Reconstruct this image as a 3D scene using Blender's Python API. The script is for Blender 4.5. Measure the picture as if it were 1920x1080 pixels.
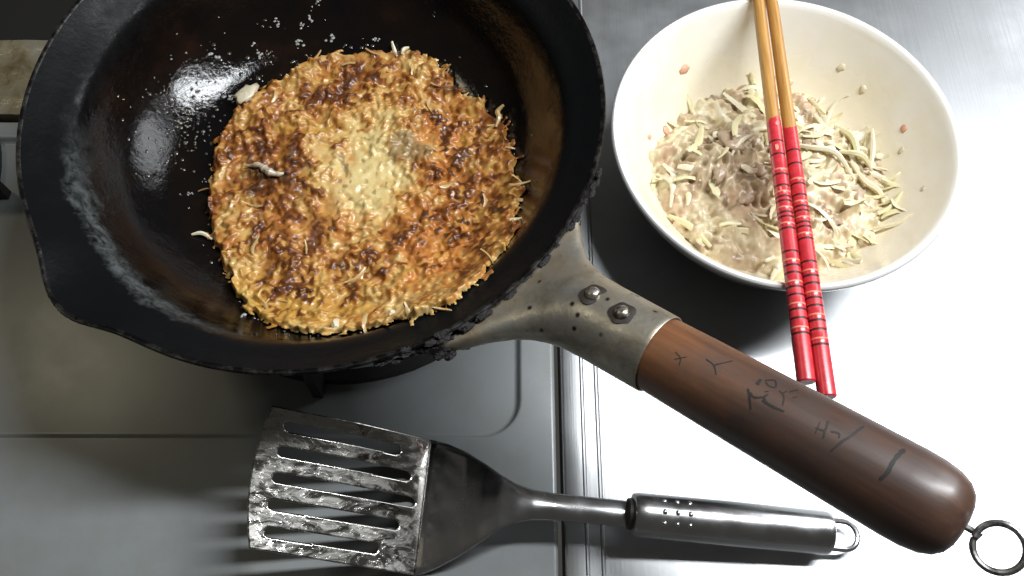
import bpy, bmesh, math, random
import numpy as np
from mathutils import Vector, Matrix

for o in list(bpy.data.objects):
    bpy.data.objects.remove(o, do_unlink=True)
scene = bpy.context.scene
COL = scene.collection
R = math.radians
rnd = random.Random(11)

# ------------------------------------------------------------------ camera
CAM_H = 0.443
cam_d = bpy.data.cameras.new('camera')
cam_d.angle = R(60.0)
cam_d.clip_start = 0.01
cam_d.clip_end = 20
cam = bpy.data.objects.new('camera', cam_d)
COL.objects.link(cam)
cam.location = (0, 0, CAM_H)
cam.rotation_euler = (R(25.0), 0, 0)
scene.camera = cam

# ------------------------------------------------------------------ room light
world = bpy.data.worlds.new('World')
scene.world = world
world.use_nodes = True
bg = world.node_tree.nodes['Background']
bg.inputs[0].default_value = (0.95, 0.92, 0.84, 1)
bg.inputs[1].default_value = 0.06

def area(name, loc, target, sx, sy, power, col):
    d = bpy.data.lights.new(name, 'AREA')
    d.shape = 'RECTANGLE'; d.size = sx; d.size_y = sy
    d.energy = power; d.color = col
    o = bpy.data.objects.new(name, d)
    COL.objects.link(o)
    o.location = loc
    dirv = Vector(target) - Vector(loc)
    zax = -dirv.normalized()
    xax = Vector((1, 0, 0)); yax = zax.cross(xax).normalized(); xax = yax.cross(zax).normalized()
    o.rotation_euler = Matrix((xax, yax, zax)).transposed().to_euler()
    return o
# fluorescent strip above the worktop, and the weak lamp over the hob
area('strip_lamp', (0.40, 0.30, 0.72), (0.12, 0.2, 0.0), 0.54, 0.055, 9.5, (0.93, 0.97, 1.0))
area('worktop_fill', (1.35, 1.10, 0.85), (0.2, 0.3, 0.0), 0.7, 0.6, 8.5, (0.92, 0.96, 1.0))  # added soft fill to brighten the steel's reflections, no real window
area('hood_lamp', (-0.60, 0.43, 0.70), (-0.1, 0.2, 0.0), 0.10, 0.06, 0.45, (1.0, 0.90, 0.62))

scene.cycles.caustics_reflective = False
vs = scene.view_settings
vs.view_transform = 'Standard'
vs.look = 'None'
vs.exposure = 0.0
vs.gamma = 1.0
vs.use_curve_mapping = False

# ------------------------------------------------------------------ helpers
def hashlat(ix, iy, seed):
    n = (ix.astype(np.int64) * 374761393 + iy.astype(np.int64) * 668265263 + seed * 974634777) & 0x7fffffff
    n = ((n ^ (n >> 13)) * 1274126177) & 0x7fffffff
    n = (n ^ (n >> 16)) & 0xffff
    return n / 65535.0
def vnoise(x, y, seed=0):
    ix = np.floor(x); iy = np.floor(y); fx = x - ix; fy = y - iy
    ux = fx * fx * (3 - 2 * fx); uy = fy * fy * (3 - 2 * fy)
    a = hashlat(ix, iy, seed); b = hashlat(ix + 1, iy, seed)
    c = hashlat(ix, iy + 1, seed); d = hashlat(ix + 1, iy + 1, seed)
    return (a * (1 - ux) + b * ux) * (1 - uy) + (c * (1 - ux) + d * ux) * uy
def fbm(x, y, scale, octv=4, seed=0):
    s = 0; amp = 1; tot = 0; f = 1.0 / scale
    for k in range(octv):
        s = s + amp * vnoise(x * f + 17.3 * k, y * f - 9.1 * k, seed + k); tot += amp
        amp *= 0.5; f *= 2.03
    return s / tot
def sstep(a, b, x):
    t = np.clip((x - a) / (b - a), 0, 1)
    return t * t * (3 - 2 * t)

def make_mesh(name, verts, faces, mats=(), smooth=True, sharp=None, mat_idx=None, color=None):
    me = bpy.data.meshes.new(name)
    if isinstance(verts, np.ndarray): verts = verts.tolist()
    if isinstance(faces, np.ndarray): faces = faces.tolist()
    me.from_pydata(verts, [], faces)
    for m in mats: me.materials.append(m)
    if mat_idx is not None: me.polygons.foreach_set('material_index', mat_idx)
    if color is not None:
        at = me.color_attributes.new('tint', 'FLOAT_COLOR', 'POINT')
        c = np.ones((len(verts), 4), np.float32); c[:, :3] = color
        at.data.foreach_set('color', c.ravel())
    me.update()
    if smooth:
        me.shade_smooth()
        if sharp: me.set_sharp_from_angle(angle=R(sharp))
    return me
def link(name, data, parent=None, loc=(0, 0, 0)):
    o = bpy.data.objects.new(name, data)
    COL.objects.link(o)
    o.parent = parent
    o.location = loc
    return o
def thing(name, label, cat, loc, group=None):
    o = link(name, None, None, loc)
    o.empty_display_size = 0.02
    return tag(o, label, cat, group)
def tag(o, label, cat, group=None):
    o['label'] = label; o['category'] = cat
    if group: o['group'] = group
    return o
def root_of(p):
    while p.parent: p = p.parent
    return p
def part(name, verts, faces, mats, parent, smooth=True, sharp=35, **k):
    """verts in world space; stored relative to the base of the thing"""
    l = np.array(root_of(parent).location)
    v = np.asarray(verts, float) - l
    if not isinstance(mats, (list, tuple)): mats = [mats]
    return link(name, make_mesh(name, v, faces, mats, smooth, sharp, **k), parent)

def lathe(profile, seg=96, origin=(0, 0, 0), ax=(0, 0, 1), closed_ends=True):
    """profile: (radius, height) along ax"""
    ax = Vector(ax).normalized()
    s = ax.cross(Vector((0, 0, 1)))
    s = Vector((1, 0, 0)) if s.length < 1e-5 else s.normalized()
    u = s.cross(ax) if s.x != 1 or abs(ax.z) < .999 else Vector((0, 1, 0))
    V = []; F = []; rings = []
    o = Vector(origin)
    for (r, h) in profile:
        if r < 1e-7:
            V.append(tuple(o + ax * h)); rings.append([len(V) - 1])
        else:
            st = len(V)
            for k in range(seg):
                a = 2 * math.pi * k / seg
                V.append(tuple(o + ax * h + s * (r * math.sin(a)) + u * (r * math.cos(a))))
            rings.append(list(range(st, st + seg)))
    for A, B in zip(rings[:-1], rings[1:]):
        if len(A) == 1 and len(B) == 1: continue
        for k in range(seg):
            k2 = (k + 1) % seg
            if len(A) == 1: F.append((A[0], B[k2], B[k]))
            elif len(B) == 1: F.append((A[k], A[k2], B[0]))
            else: F.append((A[k], A[k2], B[k2], B[k]))
    return V, F
def tube(pts, rad, seg=10, closed=False):
    pts = [Vector(p) for p in pts]; n = len(pts)
    V = []; F = []
    if not hasattr(rad, '__len__'): rad = [rad] * n
    up = None
    for i, p in enumerate(pts):
        if closed: t = (pts[(i + 1) % n] - pts[i - 1]).normalized()
        else: t = (pts[min(i + 1, n - 1)] - pts[max(i - 1, 0)]).normalized()
        if up is None:
            up = t.orthogonal().normalized()
        up = (up - t * up.dot(t)).normalized()
        b = t.cross(up)
        for k in range(seg):
            a = 2 * math.pi * k / seg
            V.append(tuple(p + up * (rad[i] * math.cos(a)) + b * (rad[i] * math.sin(a))))
    m = n if closed else n - 1
    for i in range(m):
        for k in range(seg):
            j = (i + 1) % n; k2 = (k + 1) % seg
            F.append((i * seg + k, i * seg + k2, j * seg + k2, j * seg + k))
    if not closed:
        F.append(tuple(range(seg))[::-1]); F.append(tuple((n - 1) * seg + k for k in range(seg)))
    return V, F
def catmull(pts, n=8):
    pts = [np.array(p, float) for p in pts]
    if len(pts) == 2: return [pts[0] + (pts[1] - pts[0]) * t for t in np.linspace(0, 1, n)]
    P = [2 * pts[0] - pts[1]] + pts + [2 * pts[-1] - pts[-2]]
    out = []
    for i in range(1, len(P) - 2):
        for t in np.linspace(0, 1, n, endpoint=False):
            out.append(.5 * ((2 * P[i]) + (-P[i - 1] + P[i + 1]) * t + (2 * P[i - 1] - 5 * P[i] + 4 * P[i + 1] - P[i + 2]) * t * t + (-P[i - 1] + 3 * P[i] - 3 * P[i + 1] + P[i + 2]) * t ** 3))
    out.append(pts[-1])
    return out
def box(x0, x1, y0, y1, z0, z1):
    V = [(x, y, z) for z in (z0, z1) for y in (y0, y1) for x in (x0, x1)]
    F = [(0, 2, 3, 1), (4, 5, 7, 6), (0, 1, 5, 4), (2, 6, 7, 3), (0, 4, 6, 2), (1, 3, 7, 5)]
    return V, F
def merge(*vf):
    V = []; F = []
    for v, f in vf:
        n = len(V); V += [tuple(p) for p in v]; F += [tuple(i + n for i in q) for q in f]
    return V, F

# ------------------------------------------------------------------ materials
class Mat:
    def __init__(s, name, col=(.5, .5, .5), rough=.5, metal=0.0, **kw):
        s.m = bpy.data.materials.new(name); s.m.use_nodes = True
        s.nt = s.m.node_tree; s.b = s.nt.nodes['Principled BSDF']
        s.b.inputs['Base Color'].default_value = (*col, 1)
        s.b.inputs['Roughness'].default_value = rough
        s.b.inputs['Metallic'].default_value = metal
        for k, v in kw.items(): s.b.inputs[k.replace('_', ' ')].default_value = v
        s._pos = None
    def n(s, t, **kw):
        nd = s.nt.nodes.new(t)
        for k, v in kw.items(): setattr(nd, k, v)
        return nd
    def L(s, a, b): s.nt.links.new(a, b)
    def pos(s, scale=(1, 1, 1), rot=(0, 0, 0), loc=(0, 0, 0), src='Position'):
        if src == 'Position': o = s.n('ShaderNodeNewGeometry').outputs['Position']
        else: o = s.n('ShaderNodeTexCoord').outputs[src]
        mp = s.n('ShaderNodeMapping')
        mp.inputs['Scale'].default_value = scale; mp.inputs['Rotation'].default_value = rot
        mp.inputs['Location'].default_value = loc
        s.L(o, mp.inputs[0]); return mp.outputs[0]
    def noise(s, scale, detail=5, rough=.55, vec=None, dist=0.0):
        nd = s.n('ShaderNodeTexNoise')
        nd.inputs['Scale'].default_value = scale; nd.inputs['Detail'].default_value = detail
        nd.inputs['Roughness'].default_value = rough; nd.inputs['Distortion'].default_value = dist
        s.L(vec if vec is not None else s.pos(), nd.inputs['Vector'])
        return nd.outputs['Fac']
    def voro(s, scale, vec=None, feature='F1'):
        nd = s.n('ShaderNodeTexVoronoi', feature=feature)
        nd.inputs['Scale'].default_value = scale
        s.L(vec if vec is not None else s.pos(), nd.inputs['Vector'])
        return nd.outputs['Distance']
    def ramp(s, fac, stops, interp='LINEAR'):
        nd = s.n('ShaderNodeValToRGB'); cr = nd.color_ramp; cr.interpolation = interp
        while len(cr.elements) < len(stops): cr.elements.new(.5)
        for e, (p, c) in zip(cr.elements, stops):
            e.position = p; e.color = (c, c, c, 1) if not hasattr(c, '__len__') else (*c, 1)
        s.L(fac, nd.inputs[0]); return nd.outputs[0]
    def mix(s, fac, a, b, mode='MIX'):
        nd = s.n('ShaderNodeMix', data_type='RGBA', blend_type=mode)
        for i, v in ((0, fac), (6, a), (7, b)):
            if hasattr(v, 'is_linked'): s.L(v, nd.inputs[i])
            elif i == 0: nd.inputs[0].default_value = v
            else: nd.inputs[i].default_value = (*v, 1)
        return nd.outputs[2]
    def math(s, op, a, b=0.0, clamp=False):
        nd = s.n('ShaderNodeMath', operation=op, use_clamp=clamp)
        for i, v in enumerate((a, b)):
            if hasattr(v, 'is_linked'): s.L(v, nd.inputs[i])
            else: nd.inputs[i].default_value = v
        return nd.outputs[0]
    def set(s, inp, out): s.L(out, s.b.inputs[inp]); return s
    def bump(s, h, strength=.3, dist=.001):
        nd = s.n('ShaderNodeBump'); nd.inputs['Strength'].default_value = strength
        nd.inputs['Distance'].default_value = dist
        s.L(h, nd.inputs['Height']); s.L(nd.outputs[0], s.b.inputs['Normal']); return s

# brushed stainless worktop
ms = Mat('brushed_steel', (.56, .57, .58), .3, 1.0)
br = ms.noise(1.0, 6, .6, ms.pos((900, 14, 10)))
br2 = ms.noise(1.0, 3, .6, ms.pos((160, 5, 5)))
smear = ms.noise(22, 5, .6)
ms.set('Roughness', ms.ramp(smear, [(.25, .36), (.5, .44), (.8, .56)]))
ms.set('Base Color', ms.mix(ms.ramp(smear, [(.35, 0.0), (.75, 1.0)]), (.52, .53, .54), (.44, .445, .45)))
ms.bump(ms.math('ADD', br, br2), .12, .0004)
ms.b.inputs['Anisotropic'].default_value = .35
STEEL = ms.m

# grey enamel hob
me_ = Mat('grey_enamel', (.36, .38, .39), .32)
g1 = me_.noise(35, 6, .65)
sp = me_.voro(420)
c = me_.mix(me_.ramp(g1, [(.42, 0.0), (.72, 1.0)]), (.26, .275, .28), (.235, .24, .225))
c = me_.mix(me_.ramp(sp, [(.02, .35), (.07, 0.0)]), c, (.55, .55, .5))
sm_v = me_.pos((1.25, .62, 1), (0, 0, R(33)))
ds = me_.n('ShaderNodeVectorMath', operation='DISTANCE'); ds.inputs[1].default_value = tuple(Matrix.Rotation(R(33), 3, 'Z') @ Vector((-.252 * 1.25, .171 * .62, 0)))
me_.L(sm_v, ds.inputs[0])
smear_glint = me_.ramp(me_.math('ADD', me_.math('MULTIPLY', ds.outputs['Value'], 40.0), me_.math('MULTIPLY', me_.math('SUBTRACT', me_.noise(110, 6, .7), .5), 1.0)), [(.15, .75), (.85, 0.0)])
c = me_.mix(smear_glint, c, (.40, .42, .42))  # pale greasy smear, a lamp glint painted into its colour
me_.set('Base Color', c)
me_.set('Roughness', me_.ramp(me_.noise(25, 5, .6), [(.3, .27), (.7, .34)]))
me_.bump(me_.noise(1400, 3, .5), .06, .0003)
ENAMEL = me_.m

# greasy aluminium strip at the back of the hob
mg = Mat('greasy_strip', (.5, .46, .34), .3, .25)
g = mg.noise(55, 6, .6, mg.pos((1, .5, 1)), .8)
mg.set('Base Color', mg.ramp(g, [(.3, (.12, .08, .03)), (.48, (.25, .215, .14)), (.7, (.30, .29, .24))]))
mg.bump(mg.noise(120, 5, .6), .4, .002)
GREASY = mg.m

BLACK_IRON = Mat('black_iron', (.018, .017, .016), .55).m
mk = Mat('dark_recess', (.012, .011, .010), .8); DARK = mk.m

# seasoned carbon steel
PCX, PCY = -0.092, 0.256
mp_ = Mat('seasoned_iron', (.012, .011, .010), .3, 0, Specular_IOR_Level=.32)
pv = mp_.pos(loc=(-PCX, -PCY, 0))
sep = mp_.n('ShaderNodeSeparateXYZ'); mp_.L(pv, sep.inputs[0])
rad = mp_.math('SQRT', mp_.math('ADD', mp_.math('MULTIPLY', sep.outputs[0], sep.outputs[0]), mp_.math('MULTIPLY', sep.outputs[1], sep.outputs[1])))
wob = mp_.math('MULTIPLY', mp_.math('SUBTRACT', mp_.noise(60, 6, .7), .5), .016)
rr = mp_.math('ADD', rad, wob)
oil = mp_.ramp(mp_.math('MULTIPLY', rr, 5.0), [(.555, 1.0), (.585, 0.0)])       # oily inside, dry towards the rim
n1 = mp_.noise(30, 6, .65)
c = mp_.ramp(n1, [(.35, (.0035, .003, .0035)), (.55, (.006, .004, .003)), (.75, (.016, .007, .004))])
c = mp_.mix(oil, (.0055, .006, .0065), c)
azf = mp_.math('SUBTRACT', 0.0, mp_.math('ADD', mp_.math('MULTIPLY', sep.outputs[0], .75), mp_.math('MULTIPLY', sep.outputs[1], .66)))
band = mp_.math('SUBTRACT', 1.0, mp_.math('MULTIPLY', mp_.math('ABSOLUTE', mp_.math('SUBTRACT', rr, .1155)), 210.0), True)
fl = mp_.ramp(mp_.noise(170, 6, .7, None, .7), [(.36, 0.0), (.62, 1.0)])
grease_sheen = mp_.math('MULTIPLY', mp_.math('MULTIPLY', band, fl), mp_.ramp(mp_.math('MULTIPLY', azf, 8.0), [(.70, 0.0), (.93, 1.0)]))  # flaky grease arc, with the wall's highlight painted into its colour
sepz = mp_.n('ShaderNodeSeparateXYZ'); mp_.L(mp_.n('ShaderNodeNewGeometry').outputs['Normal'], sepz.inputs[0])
c = mp_.mix(mp_.math('MULTIPLY', grease_sheen, .85), c, (.14, .155, .155))
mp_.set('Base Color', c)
rough_oil = mp_.ramp(mp_.noise(150, 5, .7), [(.3, .03), (.7, .11)])
rough_dry = mp_.ramp(mp_.noise(90, 6, .7), [(.3, .26), (.7, .44)])
mp_.set('Roughness', mp_.mix(oil, rough_dry, rough_oil))
mp_.set('Specular IOR Level', mp_.ramp(oil, [(0, .06), (1, .40)]))
hb = mp_.math('ADD', mp_.math('MULTIPLY', mp_.noise(260, 5, .65), 1.0), mp_.math('MULTIPLY', mp_.noise(70, 3, .5), 1.5))
mp_.bump(hb, .30, .0007)
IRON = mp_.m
mcr = Mat('burnt_crust', (.011, .009, .008), .5)
mcr.bump(mcr.noise(500, 5, .7), .8, .002); CRUST = mcr.m
mre = Mat('worn_edge', (.10, .095, .09), .42, .8)
mre.set('Base Color', mre.ramp(mre.noise(160, 5, .7), [(.45, (.008, .007, .007)), (.72, (.10, .095, .09))])); EDGE = mre.m

# grimy galvanised socket
mz = Mat('grimy_steel', (.45, .42, .36), .4, .75)
a = mz.noise(60, 6, .65, None, .5)
b_ = mz.noise(28, 5, .6)
c = mz.ramp(a, [(.3, (.20, .17, .125)), (.52, (.40, .37, .31)), (.75, (.50, .485, .45))])
c = mz.mix(mz.ramp(b_, [(.46, 0.0), (.66, .75)]), c, (.22, .15, .075))
sp1 = mz.voro(170); 
spn = mz.noise(75, 2, .5)
spm = mz.math('MULTIPLY', mz.ramp(sp1, [(.10, 1.0), (.24, 0.0)]), mz.ramp(spn, [(.50, 0.0), (.54, 1.0)]))
c = mz.mix(spm, c, (.035, .022, .015))
mz.set('Base Color', c)
mz.set('Roughness', mz.ramp(a, [(.3, .55), (.7, .33)]))
mz.set('Metallic', mz.ramp(b_, [(.45, .85), (.65, .45)]))
mz.bump(mz.noise(300, 5, .6), .25, .0008)
SOCKET = mz.m
mrv = Mat('rivet_steel', (.5, .47, .42), .32, .9)
mrv.set('Base Color', mrv.ramp(mrv.noise(420, 3, .6), [(.4, (.16, .12, .08)), (.6, (.55, .52, .47))])); RIVET = mrv.m
GRIME = Mat('black_grime', (.022, .016, .012), .6).m

# stained wood (object aligned along the handle)
HA0 = Vector((.0555, .1232, .12)); HAX = Vector((0.7404, -0.606, 0.2907)).normalized()
HSIDE = HAX.cross(Vector((0, 0, 1))).normalized(); HUP = HSIDE.cross(HAX)
mw = Mat('stained_wood', (.16, .06, .03), .42, 0, Coat_Weight=.25, Coat_Roughness=.3)
yaw = math.atan2(HAX.y, HAX.x); pit = math.asin(HAX.z)
w0 = mw.n('ShaderNodeNewGeometry').outputs['Position']
vr = mw.n('ShaderNodeVectorRotate', rotation_type='AXIS_ANGLE')
axis = Vector((1, 0, 0)).cross(HAX); ang = Vector((1, 0, 0)).angle(HAX)
vr.inputs['Axis'].default_value = axis.normalized(); vr.inputs['Angle'].default_value = -ang
mw.L(w0, vr.inputs['Vector'])
mpn = mw.n('ShaderNodeMapping'); mpn.inputs['Scale'].default_value = (14, 170, 170); mw.L(vr.outputs[0], mpn.inputs[0])
grain = mw.noise(1.0, 6, .65, mpn.outputs[0], .6)
blot = mw.noise(38, 5, .6)
c = mw.ramp(grain, [(.3, (.050, .025, .016)), (.55, (.090, .044, .027)), (.75, (.125, .063, .038))])
c = mw.mix(mw.ramp(blot, [(.36, 0.0), (.66, .85)]), c, (.042, .027, .024))
wd_ = mw.n('ShaderNodeVectorMath', operation='DOT_PRODUCT'); wd_.inputs[1].default_value = tuple(HAX)
mw.L(mw.n('ShaderNodeNewGeometry').outputs['Position'], wd_.inputs[0])
along = mw.math('SUBTRACT', wd_.outputs['Value'], float(HA0.dot(HAX)))
along = mw.math('MULTIPLY', mw.math('ADD', along, mw.math('MULTIPLY', mw.math('SUBTRACT', blot, .5), .05)), 8.0)
warm = mw.ramp(along, [(.05, .95), (.42, .0)])
c = mw.mix(warm, c, mw.ramp(grain, [(.3, (.11, .042, .016)), (.7, (.23, .095, .038))]))
mw.set('Base Color', c)
mw.set('Roughness', mw.ramp(blot, [(.3, .36), (.7, .55)]))
mw.bump(grain, .18, .0006)
WOOD = mw.m
INK = Mat('faded_ink', (.009, .006, .005), .6).m
INK2 = Mat('worn_ink', (.017, .012, .010), .6).m
mwi = Mat('iron_wire', (.34, .33, .31), .34, .95)
mwi.set('Base Color', mwi.ramp(mwi.noise(500, 4, .6), [(.35, (.14, .13, .12)), (.65, (.45, .44, .42))])); WIRE = mwi.m

# stainless of the turner
mt = Mat('turner_steel', (.60, .60, .60), .2, 1.0)
mt.set('Roughness', mt.ramp(mt.noise(70, 5, .6), [(.3, .17), (.7, .30)]))
mt.bump(mt.noise(1.0, 4, .6, mt.pos((60, 1500, 200))), .05, .0003)
TURNER = mt.m
# blade with a streaky film of fat and batter
mb = Mat('greasy_blade', (.55, .55, .55), .22, 1.0)
film = mb.noise(1.0, 6, .7, mb.pos((70, 160, 60)), 1.2)
spk = mb.noise(330, 4, .7)
fm = mb.ramp(film, [(.50, 0.0), (.70, .75)])
mb.set('Base Color', mb.mix(fm, (.40, .385, .36), (.20, .185, .165)))
mb.set('Metallic', mb.math('SUBTRACT', 1.0, mb.math('MULTIPLY', fm, .8)))
mb.set('Roughness', mb.ramp(film, [(.42, .10), (.62, .30)]))
drop = mb.ramp(spk, [(.56, 0.0), (.68, 1.0)])
mb.bump(mb.math('ADD', mb.math('MULTIPLY', film, .5), drop), .11, .0005)
BLADE = mb.m

# glazed bowl, milky residue lower down
BCX, BCY = 0.1405, 0.265
mbw = Mat('white_glaze', (.80, .79, .75), .14, 0, Coat_Weight=.4, Coat_Roughness=.08)
gp = mbw.n('ShaderNodeSeparateXYZ'); mbw.L(mbw.n('ShaderNodeNewGeometry').outputs['Position'], gp.inputs[0])
wob = mbw.math('MULTIPLY', mbw.math('SUBTRACT', mbw.noise(38, 5, .65), .5), .055)
hz = mbw.math('MULTIPLY', mbw.math('ADD', gp.outputs[2], wob), 10.0)
film = mbw.ramp(hz, [(.30, .85), (.46, .45), (.62, 0.0)])
BR2 = mbw.math('ADD', mbw.math('POWER', mbw.math('SUBTRACT', gp.outputs[0], BCX), 2.0), mbw.math('POWER', mbw.math('SUBTRACT', gp.outputs[1], BCY), 2.0))
# inside only: residue needs the inner wall, i.e. radius smaller than the outer wall's there
WHITE_OUT = Mat('white_glaze_outside', (.80, .80, .77), .16, 0, Coat_Weight=.4, Coat_Roughness=.08).m
mbw.set('Base Color', mbw.mix(film, (.86, .84, .78), (.82, .74, .54)))
mbw.set('Roughness', mbw.ramp(hz, [(.3, .35), (.6, .15)]))
mbw.bump(mbw.math('MULTIPLY', film, mbw.noise(130, 5, .6)), .25, .0012)
WHITE_IN = mbw.m

def food(name, rough=.42, coat=.3, bump=.35, scale=700, sss=.12, gain=None):
    m = Mat(name, (.5, .4, .2), rough, 0, Coat_Weight=coat, Coat_Roughness=.2)
    at = m.n('ShaderNodeAttribute', attribute_name='tint')
    nz = m.noise(scale, 4, .65)
    m.set('Base Color', m.mix(m.ramp(nz, [(.35, .30), (.65, 0.0)]), at.outputs['Color'], (.55, .48, .40), 'MULTIPLY'))
    m.set('Roughness', m.ramp(m.noise(240, 4, .6), [(.3, rough - .18), (.7, rough + .16)]))
    m.bump(m.noise(scale * .7, 5, .65), bump, .0008)
    m.b.inputs['Subsurface Weight'].default_value = sss
    m.b.inputs['Subsurface Radius'].default_value = (.0016, .0009, .0004)
    m.b.inputs['Subsurface Scale'].default_value = 1.0
    return m.m
FRIED = food('fried_batter', .44, .28, .25, 420, .0)
RAW = food('raw_batter', .40, .35, .10, 300, .0)
def plain_food(name, col, col2, rough=.4, coat=.25):
    m = Mat(name, col, rough, 0, Coat_Weight=coat, Coat_Roughness=.25)
    oi = m.n('ShaderNodeObjectInfo').outputs['Random']
    nz = m.noise(260, 4, .6)
    m.set('Base Color', m.mix(m.math('MULTIPLY', m.math('ADD', nz, oi), .5), col, col2))
    m.bump(m.noise(600, 4, .6), .25, .0006)
    return m.m
CABB = plain_food('cabbage_pale', (.78, .71, .46), (.64, .57, .30))
CABW = plain_food('cabbage_white', (.80, .75, .57), (.70, .61, .40))
CABF = plain_food('cabbage_fried', (.66, .50, .24), (.38, .20, .06), .38, .4)
MEAT = plain_food('cooked_meat', (.50, .37, .25), (.36, .26, .17))
HAM = plain_food('pink_bit', (.62, .28, .17), (.70, .42, .28))
PALE = plain_food('pale_bit', (.70, .62, .42), (.55, .48, .36))
FLECK = plain_food('white_fleck', (.40, .40, .37), (.28, .28, .27), .3, .6)
FISH = plain_food('white_fish', (.62, .55, .43), (.42, .34, .23), .3, .5)
moil = Mat('oil_drop', (.05, .04, .03), .04, 0, Coat_Weight=1.0); OIL = moil.m

# lacquered chopsticks
mcw = Mat('chopstick_wood', (.52, .27, .08), .38, 0, Coat_Weight=.3, Coat_Roughness=.25)
gr = mcw.noise(1.0, 5, .6, mcw.pos((520, 26, 400)))
mcw.set('Base Color', mcw.ramp(gr, [(.3, (.34, .15, .035)), (.55, (.52, .27, .07)), (.8, (.60, .36, .12))])); CWOOD = mcw.m
mcr_ = Mat('red_lacquer', (.60, .035, .045), .32, 0, Coat_Weight=.4, Coat_Roughness=.2)
mcr_.set('Base Color', mcr_.ramp(mcr_.noise(300, 4, .6), [(.3, (.50, .022, .035)), (.7, (.66, .045, .055))])); RED = mcr_.m
RINGB = Mat('dark_groove', (.045, .008, .008), .5).m
RINGP = Mat('pale_ring', (.80, .25, .16), .4).m

# ------------------------------------------------------------------ worktop and hob
# worktop: folded profile drawn across x, swept along y
prof = [(.0258, -.03), (.0258, -.0012), (.0264, -.0004), (.0275, 0), (.0355, 0), (.0362, .0007), (.0369, .0007), (.0376, .0001), (.0430, .0001), (.0437, .0008), (.0445, .0008), (.0453, .0), (.0475, 0), (.62, 0), (.62, -.03)]
V = []; F = []
ys = (-.12, .60)
for y in ys: V += [(x, y, z) for x, z in prof]
n = len(prof)
for i in range(n - 1): F.append((i, i + 1, n + i + 1, n + i))
F.append(tuple(range(n))[::-1]); F.append(tuple(range(n, 2 * n)))
wt = link('worktop', make_mesh('worktop', V, F, [STEEL], True, 25)); wt['kind'] = 'structure'
cab = link('hob_recess', make_mesh('hob_recess', *box(-.75, .0235, -.14, .60, -.16, -.145), [DARK], False)); cab['kind'] = 'structure'

hob = thing('gas_hob', 'grey enamel gas hob top with a rounded sunken cooking area', 'gas hob', (-.22, .15, -.1449))
def rrect(x0, x1, y0, y1, r, m=10):
    out = []
    for cx, cy, a0 in ((x1 - r, y1 - r, 0), (x0 + r, y1 - r, 90), (x0 + r, y0 + r, 180), (x1 - r, y0 + r, 270)):
        for k in range(m + 1):
            a = R(a0 + 90 * k / m); out.append((cx + r * math.cos(a), cy + r * math.sin(a)))
    return out
HX0, HX1, HY0, HY1 = -.62, .0225, -.10, .318
rings = []
def hring(off, z, base): 
    x0, x1, y0, y1, r = base
    return [(x, y, z) for x, y in rrect(x0 - off, x1 + off, y0 - off, y1 + off, max(r + off, .001))]
OUT = (HX0, HX1, HY0, HY1, .004); INN = (-.56, .0042, .1228, .306, .020)
rings += [hring(0, -.1449, OUT), hring(0, -.003, OUT), hring(-.0003, -.0012, OUT), hring(-.0010, -.0003, OUT), hring(-.0020, 0, OUT), hring(-.0024, 0, OUT)]
rings += [hring(.0014, 0, INN), hring(.0010, 0, INN), hring(.0003, -.0003, INN), hring(-.0003, -.0012, INN), hring(-.0008, -.0028, INN), hring(-.0016, -.0037, INN), hring(-.0026, -.004, INN), hring(-.0032, -.004, INN)]
V = []; F = []; m = len(rings[0])
for rg in rings: V += rg
for i in range(len(rings) - 1):
    for k in range(m):
        k2 = (k + 1) % m; F.append((i * m + k, i * m + k2, (i + 1) * m + k2, (i + 1) * m + k))
F.append(tuple((len(rings) - 1) * m + k for k in range(m)))
part('top_plate', V, F, ENAMEL, hob, True, 50)
# back strip with creases
nx, ny = 160, 16
V = []; F = []
for j in range(ny):
    for i in range(nx):
        x = -.62 + .64 * i / (nx - 1); y = .3215 + .0565 * j / (ny - 1)
        z = .001 + .0012 * float(fbm(np.array([x * 1e3]), np.array([y * 1e3 * .4]), 22, 4, 5)[0]) + .0012 * abs(math.sin(y * 160 + 3 * float(vnoise(np.array([x * 30]), np.array([0.]), 3)[0]))) ** 4
        V.append((x, y, z))
for j in range(ny - 1):
    for i in range(nx - 1): F.append((j * nx + i, j * nx + i + 1, (j + 1) * nx + i + 1, (j + 1) * nx + i))
nb = len(V)
for i in range(nx): V.append((V[i][0], V[i][1], -.1449))
for i in range(nx): V.append((V[(ny - 1) * nx + i][0], V[(ny - 1) * nx + i][1], -.1449))
for i in range(nx - 1):
    F.append((i + 1, i, nb + i, nb + i + 1)); q = (ny - 1) * nx
    F.append((q + i, q + i + 1, nb + nx + i + 1, nb + nx + i))
part('back_strip', V, F, GREASY, hob, True, 60)
# burner under the wok
V, F = lathe([(0, -.0039), (.034, -.0039), (.036, .004), (.034, .012), (.022, .013), (.021, .018), (.027, .019), (.026, .024), (0, .026)], 40, (PCX, PCY, 0))
part('burner', V, F, BLACK_IRON, hob)

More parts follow.
